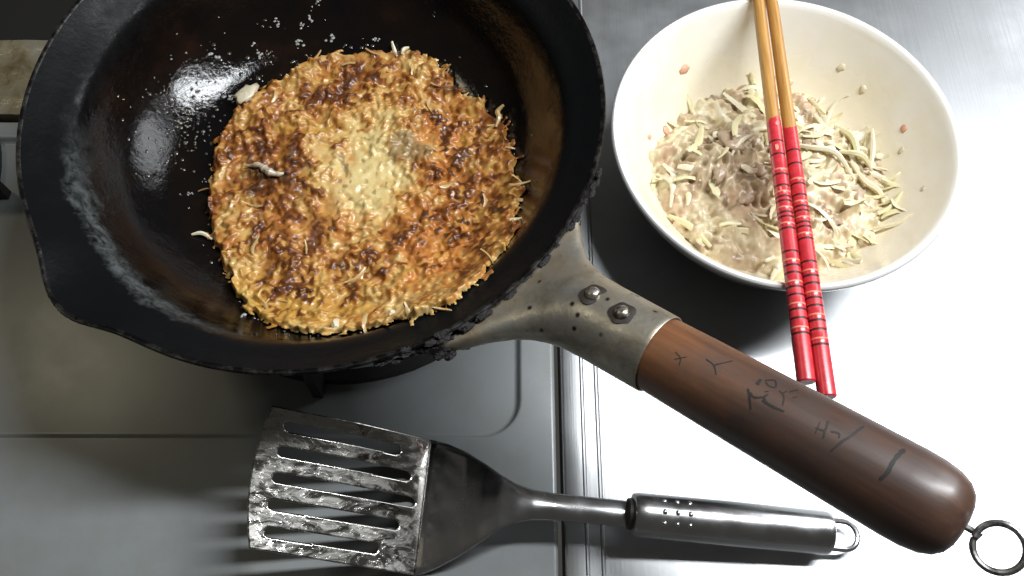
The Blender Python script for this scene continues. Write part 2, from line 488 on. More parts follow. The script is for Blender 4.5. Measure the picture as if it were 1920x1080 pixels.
def trivet(cx, cy, label, offs):
    t = thing('pan_support', label, 'pan support', (cx, cy, -.0039), 'black iron pan supports on the hob')
    V, F = lathe([(.098, -.0039), (.104, -.0039), (.104, .003), (.098, .003), (.098, -.0039)], 64, (cx, cy, 0))
    part('ring', V, F, BLACK_IRON, t)
    for k in range(5):
        a = R(offs + 72 * k); d = Vector((math.cos(a), math.sin(a), 0)); s = Vector((-d.y, d.x, 0)) * .0026
        path = [(.112, -.0035, .006), (.111, .020, .006), (.106, .034, .006), (.09, .0379, .006), (.03, .0379, .006)]
        low = [(.101, -.0035), (.101, .020), (.098, .0275), (.09, .031), (.03, .031)]
        V = []; F = []
        for sg in (-1, 1):
            for (r_, z_, _), (r2, z2) in zip(path, low):
                V.append(tuple(Vector((cx, cy, z_)) + d * r_ + s * sg)); V.append(tuple(Vector((cx, cy, z2)) + d * r2 + s * sg))
        m = 10
        for i in range(4):
            a0 = 2 * i
            F += [(a0, a0 + 2, a0 + 3, a0 + 1), (m + a0, m + a0 + 1, m + a0 + 3, m + a0 + 2), (a0, m + a0, m + a0 + 2, a0 + 2), (a0 + 1, a0 + 3, m + a0 + 3, m + a0 + 1)]
        F += [(0, 1, m + 1, m), (8, m + 8, m + 9, 9)]
        part('prong', V, F, BLACK_IRON, t, False, None)
    return t
trivet(PCX, PCY, 'black iron pan support holding up the wok', -95)
trivet(-.405, .268, 'black iron pan support beside the greasy back strip, only a prong in view', 0)

# ------------------------------------------------------------------ wok
PR = np.array([0, .03, .05, .07, .085, .1, .109, .115, .119, .127, .1345])
PZ = np.array([.04, .04, .0403, .0435, .0495, .0625, .076, .088, .0945, .101, .1075])
def smooth_prof(n=60):
    # Catmull-Rom through the profile
    pts = catmull([np.array([r, z]) for r, z in zip(PR, PZ)], 7)
    return np.array(pts)
PROF = smooth_prof()
def panz(r): return np.interp(r, PROF[:, 0], PROF[:, 1])
wok = thing('wok', 'black iron wok with a wooden handle and a pouring lip, holding a pancake', 'wok', (PCX, PCY, .038))
tn = np.gradient(PROF, axis=0); tn /= np.linalg.norm(tn, axis=1)[:, None]
nor = np.stack([tn[:, 1], -tn[:, 0]], 1)          # outward/downward
outer = PROF + nor * .002
outer[0] = (0, .038)
prof = [tuple(p) for p in PROF] + [(.1352, .1081), (.1364, .1081), (.1370, .1070)] + [tuple(p) for p in outer[::-1]]
SEG = 220
V = []; F = []; MI = []
SPA = R(227)
for i, (r, z) in enumerate(prof):
    for k in range(SEG):
        a = 2 * math.pi * k / SEG
        da = (a - SPA + math.pi) % (2 * math.pi) - math.pi
        w = math.exp(-(abs(da) / R(9.0)) ** 2.2) * float(sstep(.090, .108, z)); w2 = float(sstep(.05, .108, z))
        rr_ = r * (1 - .013 * w2) + .0085 * w + .0005 * math.sin(3 * a + 1) * w2
        V.append((PCX + rr_ * math.cos(a), PCY - .0025 * w2 + rr_ * math.sin(a), z - .0035 * w))
n = len(prof)
nin = len(PROF)
for i in range(n - 1):
    for k in range(SEG):
        k2 = (k + 1) % SEG
        F.append((i * SEG + k, i * SEG + k2, (i + 1) * SEG + k2, (i + 1) * SEG + k)); MI.append(1 if nin - 1 <= i <= nin + 1 else 0)
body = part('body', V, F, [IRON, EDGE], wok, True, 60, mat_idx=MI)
# burnt-on crust on the rim near the handle
haz = math.atan2(-.42, .46)
cr = random.Random(5)
vf = []
def blob(c, rx, ry, rz, seed, rot=0, nu=10, nv=7):
    V = []; F = []
    q = random.Random(seed)
    for j in range(nv + 1):
        for i in range(nu):
            th = math.pi * j / nv; ph = 2 * math.pi * i / nu
            k = .72 + .5 * q.random() if 0 < j < nv else 1
            x = rx * math.sin(th) * math.cos(ph) * k; y = ry * math.sin(th) * math.sin(ph) * k; z = rz * math.cos(th) * k
            x, y = x * math.cos(rot) - y * math.sin(rot), x * math.sin(rot) + y * math.cos(rot)
            V.append((c[0] + x, c[1] + y, c[2] + z))
    for j in range(nv):
        for i in range(nu):
            i2 = (i + 1) % nu; F.append((j * nu + i, (j + 1) * nu + i, (j + 1) * nu + i2, j * nu + i2))
    return V, F
for k in range(60):
    a = haz + cr.uniform(-.55, .42)
    r_ = .1365 + cr.uniform(-.001, .0015); z_ = .1065 + cr.uniform(-.004, .0015)
    s = cr.uniform(.0008, .002)
    vf.append(blob((PCX + r_ * math.cos(a), PCY + r_ * math.sin(a), z_), s, s * 2.0, s * .8, k, a))
for (px_, py_, pz_, s) in ((-.0335, .1335, .101, .0062), (-.028, .1345, .0985, .0050), (-.040, .1315, .102, .0048), (-.0225, .1385, .099, .0042), (-.0185, .139, .093, .006), (-.010, .1425, .091, .005), (-.030, .130, .098, .003), (-.026, .131, .096, .003)):
    vf.append(blob((px_, py_, pz_), s, s * .62, s * .7, int(abs(px_) * 1e5), R(28), 14, 9))
part('burnt_crust', *merge(*vf), CRUST, wok)

# socket: a tube flaring into two wings that clasp the wall
HL = .110
def hp(s, x, y): return HA0 + HAX * s + HSIDE * x + HUP * y
us = np.linspace(0, 1, 46)
S0, S1 = -.0665, .0018
V = []; F = []; NS = 64
for u in us:
    s = S0 + (S1 - S0) * u
    w = np.interp(u, [0, .04, .10, .18, .27, .36, .46, .6, 1], [.0475, .0420, .0335, .0262, .0214, .0188, .0174, .0168, .0163])
    ht = np.interp(u, [0, .1, .2, .35, .5, .7, 1], [.0042, .0060, .0084, .0122, .0148, .0160, .0163])
    hb_ = np.interp(u, [0, .1, .2, .35, .5, .7, 1], [.0105, .0118, .0132, .0150, .0160, .0163, .0163])
    p_ = np.interp(u, [0, .5], [.72, 1.0])
    for k in range(NS):
        a = 2 * math.pi * k / NS
        cx_ = math.copysign(abs(math.cos(a)) ** p_, math.cos(a)) * w
        sy = math.sin(a); sy_ = (ht if sy > 0 else hb_) * math.copysign(abs(sy) ** p_, sy)
        back = (.1365 - math.sqrt(max(.1365 ** 2 - cx_ ** 2, 0))) * (1 - float(sstep(0, .42, u))) * 1.0
        # droop: the wings follow the level rim
        V.append(tuple(hp(s - back, cx_, sy_) + Vector((0, 0, back * .25))))
nu_ = len(us)
for i in range(nu_ - 1):
    for k in range(NS):
        k2 = (k + 1) % NS; F.append((i * NS + k, (i + 1) * NS + k, (i + 1) * NS + k2, i * NS + k2))
# rolled end and inner lip
base = (nu_ - 1) * NS
for rr_, ds in ((.0160, .0006), (.0155, .0004), (.0150, -.001)):
    st = len(V)
    for k in range(NS):
        a = 2 * math.pi * k / NS; V.append(tuple(hp(S1 + ds, rr_ * math.cos(a), rr_ * math.sin(a))))
    for k in range(NS):
        k2 = (k + 1) % NS; F.append((base + k, st + k, st + k2, base + k2))
    base = st
socket = part('handle_socket', V, F, SOCKET, wok, True, 50)
for (s, th) in ((-.0292, -7.7), (-.0136, -1.5)):
    t = R(th); nrm = HUP * math.cos(t) + HSIDE * math.sin(t)
    hh = np.interp((s - S0) / (S1 - S0), [.35, .5, .7, 1], [.0122, .0148, .0160, .0163])
    c0 = HA0 + HAX * s + nrm * (hh - .0002)
    V, F = lathe([(0, -.001), (.0056, -.001), (.0056, .0001), (.0047, .0004), (.0, .0005)], 32, c0, nrm)
    qg = random.Random(int(s * -1e5)); V = [tuple(c0 + (Vector(v) - c0) * (.93 + .06 * math.sin(2 * math.atan2((Vector(v) - c0).dot(HSIDE), (Vector(v) - c0).dot(HAX)) + s * 300) + .05 * math.sin(5 * math.atan2((Vector(v) - c0).dot(HSIDE), (Vector(v) - c0).dot(HAX))))) if (Vector(v) - c0).length > .003 else v for v in V]
    # irregular ring of grime round the rivet
    part('grime_ring', V, F, GRIME, socket)
    V, F = lathe([(.0031, 0), (.0031, .0008), (.0027, .0017), (.0018, .0023), (.0008, .0026), (0, .0026)], 28, c0, nrm)
    part('rivet', V, F, RIVET, socket)

# wooden grip
pts = [(.0146, -.012), (.0150, -.001), (.0153, .004), (.0156, .02), (.0159, .05), (.0162, .08), (.0163, .1), (.0160, .1065), (.0150, .1120), (.0132, .1158), (.0105, .1184), (.0070, .1198), (.0030, .1203), (0, .1204)]
def grip_r(s): return float(np.interp(s, [p[1] for p in pts], [p[0] for p in pts]))
V, F = lathe(pts, 72, HA0, HAX)
grip = part('wooden_grip', V, F, WOOD, wok, True, 60)
def ink(poly, w0, w1, mat, name='ink_stroke'):
    P = catmull(poly, 7)
    V = []; F = []; n_ = len(P)
    # arc-length plane coordinates: (s, R*theta) in mm
    Q = [np.array([p[0], 16.2 * math.radians(p[1])]) for p in P]
    for i in range(n_):
        t = Q[min(i + 1, n_ - 1)] - Q[max(i - 1, 0)]; t = t / (np.linalg.norm(t) + 1e-9); nn = np.array([-t[1], t[0]])
        f = i / (n_ - 1); w = (w0 + (w1 - w0) * f) * (.8 + .4 * rnd.random()) * (1 if 0 < i < n_ - 1 else .5)
        for sg in (-1, 1):
            q = Q[i] + nn * w * sg
            s = q[0] * 1e-3; th = q[1] / 16.2; r_ = grip_r(s) + .00012
            V.append(tuple(HA0 + HAX * s + HUP * (r_ * math.cos(th)) + HSIDE * (r_ * math.sin(th))))
    for i in range(n_ - 1): F.append((2 * i, 2 * i + 1, 2 * i + 3, 2 * i + 2))
    part(name, V, F, mat, grip)
for poly, w in (([(23.9, -2.3), (27.6, .4), (30.4, 10)], .22), ([(27.7, -.2), (30, -10.2), (31.9, -20.5)], .22),
    ([(42.5, 5.7), (44.9, 15.9), (47.2, 27.4)], .34), ([(43.8, 9.3), (45.9, 12), (48.3, 6.9), (49.5, -.8)], .36),
    ([(44.3, -5), (44.2, -10), (44.2, -14.8)], .62), ([(45.5, -16.2), (46.8, -21.3), (48.1, -25.2), (49.9, -15), (48, -11.8), (46, -14.4)], .30),
    ([(48.8, 10.2), (53, 10.9), (57.3, 9.5)], .45), ([(48.4, 5.6), (50.2, 9)], .36), ([(51.6, -12.8), (53.3, -11), (54.6, -6), (55.6, 3.3)], .26),
    ([(53.2, -11.7), (53.8, -17.9)], .28), ([(54.6, -18.4), (56.4, -30.8)], .28), ([(56.8, -12.8), (57.8, -18.5)], .22), ([(47.9, -.9), (49, -4.8)], .25)):
    ink(poly, w * 1.15, w * .9, INK)
for poly, w in (([(12.8, 9.6), (15.8, 13.8), (16.9, 23.4)], .2), ([(14, 19.4), (17.6, 8.1)], .2),
    ([(70.7, -8.2), (71.5, 5.2), (68.6, 8.3)], .40), ([(71.5, 5.2), (72.6, 14.8)], .40), ([(73.3, 2.9), (75.8, .4), (76.6, 5.7)], .35),
    ([(80.7, -27.4), (79.3, -4.4), (77.9, 8.1), (76.5, 24.2)], .55), ([(68.8, -1.3), (69.6, 14.7)], .22)):
    ink(poly, w, w * .7, INK2)
ink([(94.8, -24.9), (94.1, -2.6), (94.4, 13.5), (93.5, 24.7)], .75, .55, INK)
# wire eye at the end of the grip
e0 = HA0 + HAX * .1195; e1 = HA0 + HAX * .1245
lc = HA0 + HAX * .1308 + HSIDE * .0008
lp = [e0, (e0 + e1) / 2, e1]
lu = (HAX * 1.0).normalized(); lv = (HSIDE * .94 - HUP * .34).normalized()
for k in range(33):
    a = R(180 + 12 + 360 * k / 32 * .99)
    lp.append(lc + lu * (0.0073 * math.cos(a)) + lv * (-.0074 * math.sin(a)) + HUP * (.0011 * (k / 32)))
V, F = tube(lp, .0011, 10)
part('wire_eye', V, F, WIRE, wok)

# ------------------------------------------------------------------ food: stamped height fields
def stamp_field(nx, ny, h, h0, stamps, thick0, col):
    """lay curved shreds one over another: raises the height and carries an id tint"""
    for (cx, cy, ang, ln, wd, bend, th, tint, sup) in stamps:
        e = (ln * .5 + wd + 1) / h
        i0, i1 = int(max(cx / h - e, 0)), int(min(cx / h + e + 1, nx)); j0, j1 = int(max(cy / h - e, 0)), int(min(cy / h + e + 1, ny))
        if i1 <= i0 or j1 <= j0: continue
        X, Y = np.meshgrid(np.arange(i0, i1) * h - cx, np.arange(j0, j1) * h - cy)
        u = X * math.cos(ang) + Y * math.sin(ang); v = -X * math.sin(ang) + Y * math.cos(ang)
        v = v - bend * (u * u / (ln * .5) - ln * .12) - .25 * wd * np.sin(u * 1.3 + cx)
        d = np.sqrt(np.maximum(np.abs(u) - ln * .5 + wd * .5, 0) ** 2 + v ** 2) / (wd * .5)
        m = sstep(1.0, .72, d)
        ridge = th * (.55 + .45 * np.clip(1 - d * d, 0, 1)) * m
        sub = thick0[j0:j1, i0:i1]
        basev = sup * float(sub[sub.shape[0] // 2, sub.shape[1] // 2]) + (1 - sup) * sub
        new = basev + ridge
        rep = (m > .05) & (new > sub)
        thick0[j0:j1, i0:i1] = np.where(rep, new, sub)
        cc = col[j0:j1, i0:i1]
        k = (m * rep)
        col[j0:j1, i0:i1] = cc * (1 - k) + tint * k
def field_object(name, XX, YY, ZZ, keep, colr, mat, parent):
    ny, nx = XX.shape
    idx = np.arange(nx * ny).reshape(ny, nx)
    kf = keep[:-1, :-1] & keep[1:, :-1] & keep[:-1, 1:] & keep[1:, 1:]
    F = np.stack([idx[:-1, :-1][kf], idx[:-1, 1:][kf], idx[1:, 1:][kf], idx[1:, :-1][kf]], 1)
    used = np.unique(F); remap = -np.ones(nx * ny, np.int64); remap[used] = np.arange(len(used))
    Vw = np.stack([XX.ravel(), YY.ravel(), ZZ.ravel()], 1)[used]
    return part(name, Vw, remap[F], mat, parent, True, None, color=colr.reshape(-1, 3)[used])

OUTL = [(-0.0655, 0.3305), (-0.0382, 0.3183), (-0.0261, 0.301), (-0.0172, 0.2928), (-0.0056, 0.2762), (0.0014, 0.2535), (0.0032, 0.2318), (0.002, 0.2081), (-0.0025, 0.1938), (-0.0096, 0.1787), (-0.016, 0.1626), (-0.027, 0.1517), (-0.0405, 0.148), (-0.0521, 0.1501), (-0.0768, 0.1524), (-0.0915, 0.1522), (-0.1094, 0.1582), (-0.1233, 0.1688), (-0.1336, 0.1793), (-0.142, 0.1943), (-0.1508, 0.2137), (-0.1574, 0.2296), (-0.1587, 0.246), (-0.1591, 0.2692), (-0.1531, 0.2881), (-0.1461, 0.3034), (-0.1298, 0.3116), (-0.1131, 0.3238), (-0.0896, 0.3302)]
KX, KY = -.078, .243
pol = sorted([(math.atan2(y - KY, x - KX), math.hypot(x - KX, y - KY)) for x, y in OUTL])
pa = np.array([p[0] for p in pol]); pr_ = np.array([p[1] for p in pol])
pa = np.concatenate([pa - 2 * math.pi, pa, pa + 2 * math.pi]); pr_ = np.tile(pr_, 3)
cake = thing('savoury_pancake', 'round golden brown cabbage pancake frying in the black wok', 'pancake', (KX, KY, .0405))
h = .40                                                     # mm
NX, NY = 460, 500
OX, OY = KX * 1e3 - 92, KY * 1e3 - 100                       # mm
gx = np.arange(NX) * h; gy = np.arange(NY) * h
GX, GY = np.meshgrid(gx, gy)
WX, WY = GX + OX, GY + OY                                   # world mm
LX, LY = WX - KX * 1e3, WY - KY * 1e3
ang = np.arctan2(LY, LX); rad_ = np.hypot(LX, LY)
ro = np.interp(ang, pa, pr_) * 1e3
ro = ro + (fbm(LX, LY, 10, 4, 31) - .5) * 9 + 0.2
din = ro - rad_                                             # distance inside the edge, mm
T = np.where(din > 0, 5.0 + 6.5 * sstep(0, 55, din), 0) * sstep(0, 2.2, din)
T = T + np.where(din > 0, (fbm(LX, LY, 16, 4, 3) - .5) * 6.0 * sstep(0, 6, din), 0)
# centre: a smooth skin of egg and batter
cenx, ceny = LX - 2 - (LY - 5) * .12, LY - 3
cen = np.exp(-((cenx / 23) ** 2 + (ceny / 36) ** 2) ** 1.3) 
cen = np.clip(cen * 1.15 - (fbm(LX, LY, 12, 4, 8) - .5) * 1.1 * (1 - cen), 0, 1)
tintf = .5 + (fbm(LX, LY, 3, 3, 14) - .5) * .5
rs = np.random.RandomState(4)
st = []
while len(st) < 1350:
    x, y = rs.uniform(0, NX * h), rs.uniform(0, NY * h)
    i, j = int(x / h), int(y / h)
    d = din[j, i]
    if d < -1.0: continue
    if rs.rand() < cen[j, i] * .93: continue
    big = rs.rand() < .5
    ln = rs.uniform(10, 22) if big else rs.uniform(4, 11)
    wd = rs.uniform(2.6, 5.6) if big else rs.uniform(1.6, 3.4)
    if d < 4: ln = rs.uniform(3, 7); wd = rs.uniform(1.2, 2.6)
    st.append((x, y, rs.uniform(0, 6.28), ln, wd, rs.uniform(-.5, .5), rs.uniform(.5, 1.7) if d > 4 else rs.uniform(1.0, 3.0), np.clip(rs.normal(.5, .27), 0, 1), .5 if d > 6 else .1))
stamp_field(NX, NY, h, 0, st, T, tintf)
T = T + (fbm(LX, LY, 2.6, 3, 77) - .5) * .5 * sstep(1, 4, T) * (1 - .6 * cen)
pits = sstep(.70, .80, vnoise(LX / 3.1, LY / 3.1, 91)) * cen
T = T - pits * .9
def blur(a, n):
    for _ in range(n):
        a = (a + np.roll(a, 1, 0) + np.roll(a, -1, 0) + np.roll(a, 1, 1) + np.roll(a, -1, 1)) / 5
    return a
T = np.where(T > 0, blur(T, 5), 0)
hi = T - blur(T, 40)                                         # raised bits touched the hot iron most
low = fbm(LX, LY, 30, 4, 55); mid = fbm(LX, LY, 7, 4, 56)
B = .46 + .75 * (low - .5) + .95 * (mid - .5) + .62 * (tintf - .5) + .10 * np.clip(hi, -1.5, 1.5)
B = B - .38 * cen - .22 * sstep(9, 1, din) * (LY < -20)
def spot(x, y, s, a):                                        # darker fried patches
    global B
    B = B + a * np.exp(-((LX - x) ** 2 + (LY - y) ** 2) / (2 * s * s))
for x, y, s, a in ((-45, 20, 16, .22), (-26, 52, 12, .28), (24, -36, 12, .26), (40, -20, 8, .24), (-40, -25, 13, .20), (-18, -38, 14, .18), (-52, 2, 12, .2), (35, 35, 15, .08), (-10, 70, 10, .22), (-6, -10, 9, -.1), (10, -14, 8, -.12)):
    spot(x, y, s, a)
B = B + .05
stops = np.array([0, .22, .36, .50, .62, .74, .86, 1.0])
cols = np.array([(.72, .56, .26), (.66, .46, .18), (.58, .345, .105), (.47, .225, .055), (.34, .135, .030), (.21, .072, .016), (.14, .047, .012), (.095, .032, .010)])
C3 = np.stack([np.interp(B, stops, cols[:, k]) for k in range(3)], -1)
C3 = C3 * (np.array((.92, .80, .66)) * (1 - cen[..., None]) + cen[..., None] * np.array((1.0, 1.0, .95)))
def tintmix(mask, colr):
    global C3
    C3 = C3 * (1 - mask[..., None]) + np.array(colr) * mask[..., None]
org = np.clip(np.exp(-((LX - 45) ** 2 / 900 + (LY + 42) ** 2 / 700)) + .9 * np.exp(-((LX - 42) ** 2 / 200 + (LY - 25) ** 2 / 500)) + .5 * sstep(.6, .75, fbm(LX, LY, 15, 3, 41)), 0, 1)
tintmix(org * .60 * sstep(.25, .5, mid) * (B < .75), (.60, .215, .045))
yel = np.exp(-((LX + 30) ** 2 / 900 + (LY + 72) ** 2 / 250)) + .5 * sstep(.62, .75, fbm(LX, LY, 11, 3, 43)) * (1 - cen)
tintmix(np.clip(yel, 0, 1) * .55 * (B < .7), (.62, .38, .07))
mt_ = sstep(1.25, .8, np.hypot((LX - 23) / 11, (LY - 19 + (LX - 23) * .3) / 9) + (mid - .5) * 1.4)
tintmix(mt_ * .85, (.30, .195, .085)); 
dots = sstep(.77, .84, vnoise(LX / 2.6 + 5, LY / 3.4, 93)) * (.4 + .6 * cen) * sstep(.45, .6, fbm(LX, LY, 10, 2, 94))
tintmix(dots * .7, (.20, .15, .06))
Zk = panz(np.hypot(WX * 1e-3 - PCX, WY * 1e-3 - PCY)) + T * 1e-3
field_object('crust', WX * 1e-3, WY * 1e-3, Zk, T > .45, C3, FRIED, cake)
def caketop(x, y):
    i = int(round((x * 1e3 - OX) / h)); j = int(round((y * 1e3 - OY) / h))
    if 0 <= i < NX and 0 <= j < NY: return float(Zk[j, i])
    return float(panz(math.hypot(x - PCX, y - PCY)))

# shreds as real ribbons
def ribbon(ln, wd, th, curl, bend, seed, n_=9):
    q = random.Random(seed)
    V = []; F = []
    ph = q.uniform(0, 6); tw0 = q.uniform(-.5, .5); tw1 = tw0 + q.uniform(-1.2, 1.2)
    for i in range(n_):
        f = i / (n_ - 1); u = (f - .5) * ln
        y = bend * (f - .5) ** 2 * ln + .15 * wd * math.sin(ph + 5 * f)
        z = curl * ((f - .5) ** 2) * ln * 1.6 + .10 * wd * math.sin(ph * 2 + 7 * f)
        w = wd * .5 * (.45 + .55 * math.sin(math.pi * min(max(f * .92 + .04, 0), 1)) ** .5) * (.85 + .3 * q.random())
        tw = tw0 + (tw1 - tw0) * f
        cy, sy = math.cos(tw), math.sin(tw)
        for a, b in ((-w, th * .3), (0, th), (w, th * .3), (0, -th * .3)):
            V.append((u, y + a * cy - b * sy, z + a * sy + b * cy))
    for i in range(n_ - 1):
        for k in range(4):
            k2 = (k + 1) % 4; F.append((i * 4 + k, i * 4 + k2, (i + 1) * 4 + k2, (i + 1) * 4 + k))
    F += [(3, 2, 1, 0), tuple((n_ - 1) * 4 + k for k in range(4))]
    return V, F
def ribbon_meshes(name, mat, n_, lr, wr, th, curl, seed):
    q = random.Random(seed); out = []
    for k in range(n_):
        V, F = ribbon(q.uniform(*lr), q.uniform(*wr), th, q.uniform(-curl, curl), q.uniform(-.6, .6), seed * 50 + k)
        out.append(make_mesh(name, V, F, [mat], True, 60))
    return out
def place(name, me, parent, p, yaw_, pitch=0, roll=0, sc=1.0):
    o = link(name, me, parent, Vector(p) - (root_of(parent).location if parent else Vector((0, 0, 0))))
    o.rotation_euler = Matrix.Rotation(yaw_, 3, 'Z') @ Matrix.Rotation(pitch, 3, 'Y') @ Matrix.Rotation(roll, 3, 'X') and (Matrix.Rotation(yaw_, 3, 'Z') @ Matrix.Rotation(pitch, 3, 'Y') @ Matrix.Rotation(roll, 3, 'X')).to_euler()
    o.scale = (sc, sc, sc)
    return o
fr_m = ribbon_meshes('cabbage_shred', CABF, 8, (.006, .014), (.0012, .0026), .0007, .25, 3)
pl_m = ribbon_meshes('cabbage_shred', CABB, 6, (.005, .011), (.0014, .0028), .0007, .3, 6)
q = random.Random(21)
for k in range(34):                                         # ragged bits round the rim and on top
    a = q.uniform(0, 2 * math.pi); ro_ = float(np.interp(a if a < math.pi else a - 2 * math.pi, pa, pr_))
    edge = k < 16
    d = ro_ - q.uniform(-.0015, .005) if edge else ro_ * math.sqrt(q.uniform(.25, .95))
    x, y = KX + d * math.cos(a), KY + d * math.sin(a)
    if math.hypot(x + .128, y - .249) < .016: continue
    ya = a + q.uniform(-1.0, 1.0) if edge else q.uniform(0, 6.28)
    mm = q.choice(pl_m) if q.random() < (.15 if edge else .0) else q.choice(fr_m)
    z = max(caketop(x, y), float(panz(math.hypot(x - PCX, y - PCY))) + .001)
    place('cabbage_shred', mm, cake, (x, y, z + (.0002 if not edge else .0004)), ya, q.uniform(-.1, .3) if edge else q.uniform(-.12, .12), q.uniform(-.5, .5))
def strand(pts, r, mat, name, parent, seg=6):
    P = catmull(pts, 6); n_ = len(P)
    rr = [r * (.45 + .65 * math.sin(math.pi * (i + .6) / (n_ + .2))) for i in range(n_)]
    V, F = tube([tuple(p) for p in P], rr, seg)
    return part(name, V, F, mat, parent)
def on(x, y, dz=.001): return (x, y, max(caketop(x, y), float(panz(math.hypot(x - PCX, y - PCY)))) + dz)
strand([on(-.0640, .3255), on(-.0655, .3300, .002), on(-.0672, .3345, .004)], .0011, CABW, 'cabbage_strand', cake)
strand([on(-.0610, .3250), on(-.0600, .3275, .002), on(-.0575, .3300, .002)], .0011, CABW, 'cabbage_strand', cake)
strand([on(-.0085, .2740), on(-.0068, .2790, .003), on(-.0076, .2830, .005), on(-.0045, .2850, .005)], .0013, CABF, 'cabbage_strand', cake)
strand([on(-.1520, .2125, .001), on(-.1570, .2150, .002), on(-.1620, .2140, .0005)], .0010, CABW, 'cabbage_strand', cake)
strand([on(-.0800, .1590, .000), on(-.0805, .1560, .0005), on(-.0795, .1530, .0005)], .0019, CABW, 'cabbage_strand', cake)
strand([on(-.0545, .1600, .0), on(-.0538, .1570, .0005)], .0018, CABW, 'cabbage_strand', cake)
place('egg_flap', make_mesh('egg_flap', *blob((0, 0, 0), .0075, .0052, .0016, 9, .5, 14, 8), [PALE]), cake, on(-.1440, .2985, .002), .5)
# a small white dried fish lying on the crust, dark eye at one end
fx = [(-.1395, .2530), (-.1355, .2525), (-.1310, .2518), (-.1275, .2492), (-.1245, .2462), (-.1205, .2452), (-.1165, .2458)]
P = catmull([on(x, y, .0016) for x, y in fx], 6); n_ = len(P)
rr = [.0004 + .0016 * math.sin(math.pi * (i / (n_ - 1)) ** 1.3) ** .8 * (1 + .22 * math.sin(i * .83) + .08 * math.sin(i * 2.3)) for i in range(n_)]
V, F = tube([tuple(p) for p in P], rr, 10)
fish = part('dried_fish', V, F, FISH, cake)
V, F = blob(on(-.1156, .2457, .0018), .0013, .0008, .0008, 4, 0)
part('eye', V, F, GRIME, fish)

# loose flecks and fat drops in the wok
FLK = [(-.1096, .3539, 1.6), (-.1129, .3474, 1.5), (-.1175, .3432, 1.4), (-.1024, .3394, 1.8), (-.1199, .3353, 1.9), (-.1313, .3424, 1.2), (-.1631, .3186, 2.1), (-.1434, .3304, 1.0), (-.1406, .326, 1.3), (-.1367, .3282, .9), (-.0764, .3380, 1.2), (-.1259, .1653, 1.5), (-.1672, .2396, 1.0), (-.0429, .3436, .8), (-.1500, .2880, 1.2), (-.1560, .3020, 1.4), (-.1130, .3250, 1.0)]
def inner_pt(x, y, dz):
    """drop a point traced at z .06 onto the wall along the sight line of its own height difference"""
    for _ in range(30):
        r_ = math.hypot(x - PCX, y - PCY)
        if r_ > .129: x, y = PCX + (x - PCX) * .129 / r_, PCY + (y - PCY) * .129 / r_
    return Vector((x, y, float(panz(math.hypot(x - PCX, y - PCY))) + dz))
for k, (x, y, s) in enumerate(FLK):
    vf = []
    q = random.Random(100 + k)
    p = inner_pt(x, y, .0)
    for j in range(7):
        dx, dy = q.gauss(0, s * .7e-3), q.gauss(0, s * .7e-3)
        c_ = Vector((p.x + dx, p.y + dy, float(panz(math.hypot(p.x + dx - PCX, p.y + dy - PCY))) + .0003))
        rr_ = s * q.uniform(.25, .62) * 1e-3
        vf.append(blob(c_ - p, rr_ * q.uniform(.8, 1.6), rr_, rr_ * .5, k * 20 + j, q.uniform(0, 3), 7, 5))
    o = link('batter_fleck', make_mesh('batter_fleck', *merge(*vf), [FLECK], True, None), None, p)
    tag(o, 'tiny whitish fleck of batter stuck to the dark inside of the wok', 'batter fleck', 'batter flecks in the wok')
q = random.Random(77); vf = []
def dome(c, r, seg=7):
    V = [(c[0] + r * math.cos(6.283 * k / seg), c[1] + r * math.sin(6.283 * k / seg), c[2]) for k in range(seg)]
    V += [(c[0] + .62 * r * math.cos(6.283 * k / seg), c[1] + .62 * r * math.sin(6.283 * k / seg), c[2] + r * .32) for k in range(seg)]
    V.append((c[0], c[1], c[2] + r * .42))
    F = [(k, (k + 1) % seg, seg + (k + 1) % seg, seg + k) for k in range(seg)] + [(seg + k, seg + (k + 1) % seg, 2 * seg) for k in range(seg)]
    return V, F
for k in range(420):
    if k < 260: x, y = q.gauss(-.178, .014), q.gauss(.285, .018)
    elif k < 340: x, y = q.gauss(-.150, .02), q.gauss(.325, .015)
    else:
        a = q.uniform(0, 6.283); ro_ = float(np.interp(a if a < math.pi else a - 2 * math.pi, pa, pr_)) + abs(q.gauss(.002, .004))
        x, y = KX + ro_ * math.cos(a), KY + ro_ * math.sin(a)
    r_ = math.hypot(x - PCX, y - PCY)
    if r_ > .118: continue
    vf.append(dome((x, y, float(panz(r_)) - .00005), abs(q.gauss(.0004, .00035)) + .0003))
o = link('oil_droplets', make_mesh('oil_droplets', *merge(*vf), [OIL], True, None)); o['kind'] = 'stuff'
o['label'] = 'fine spatter of oil droplets on the wok inside'; o['category'] = 'oil'

# ------------------------------------------------------------------ bowl with batter
bowl = thing('mixing_bowl', 'white ceramic mixing bowl half full of raw cabbage batter', 'bowl', (BCX, BCY, 0.0001))
inn = [(0, .0085), (.02, .0087), (.034, .0100), (.046, .0138), (.058, .0215), (.068, .0315), (.0758, .0430), (.0815, .0540), (.0850, .0618)]
inn_s = np.array(catmull([np.array(p) for p in inn], 5))
def bowlz(r): return np.interp(r, inn_s[:, 0], inn_s[:, 1])
pin = [tuple(p) for p in inn_s] + [(.0862, .0640), (.0874, .0650), (.0884, .0650)]
pout = [(.0884, .0650), (.0893, .0643), (.0896, .0630), (.0890, .0605), (.0862, .0540), (.0805, .0425), (.0725, .0300), (.0620, .0185), (.0500, .0090), (.0400, .0050), (.0390, .0030), (.0390, .0006), (.0385, .0001), (.0350, .0001), (.0345, .0010), (.0340, .0030), (0, .0035)]
V, F = lathe(pin, 128, (BCX, BCY, 0)); part('inside_glaze', V, F, WHITE_IN, bowl, True, None)
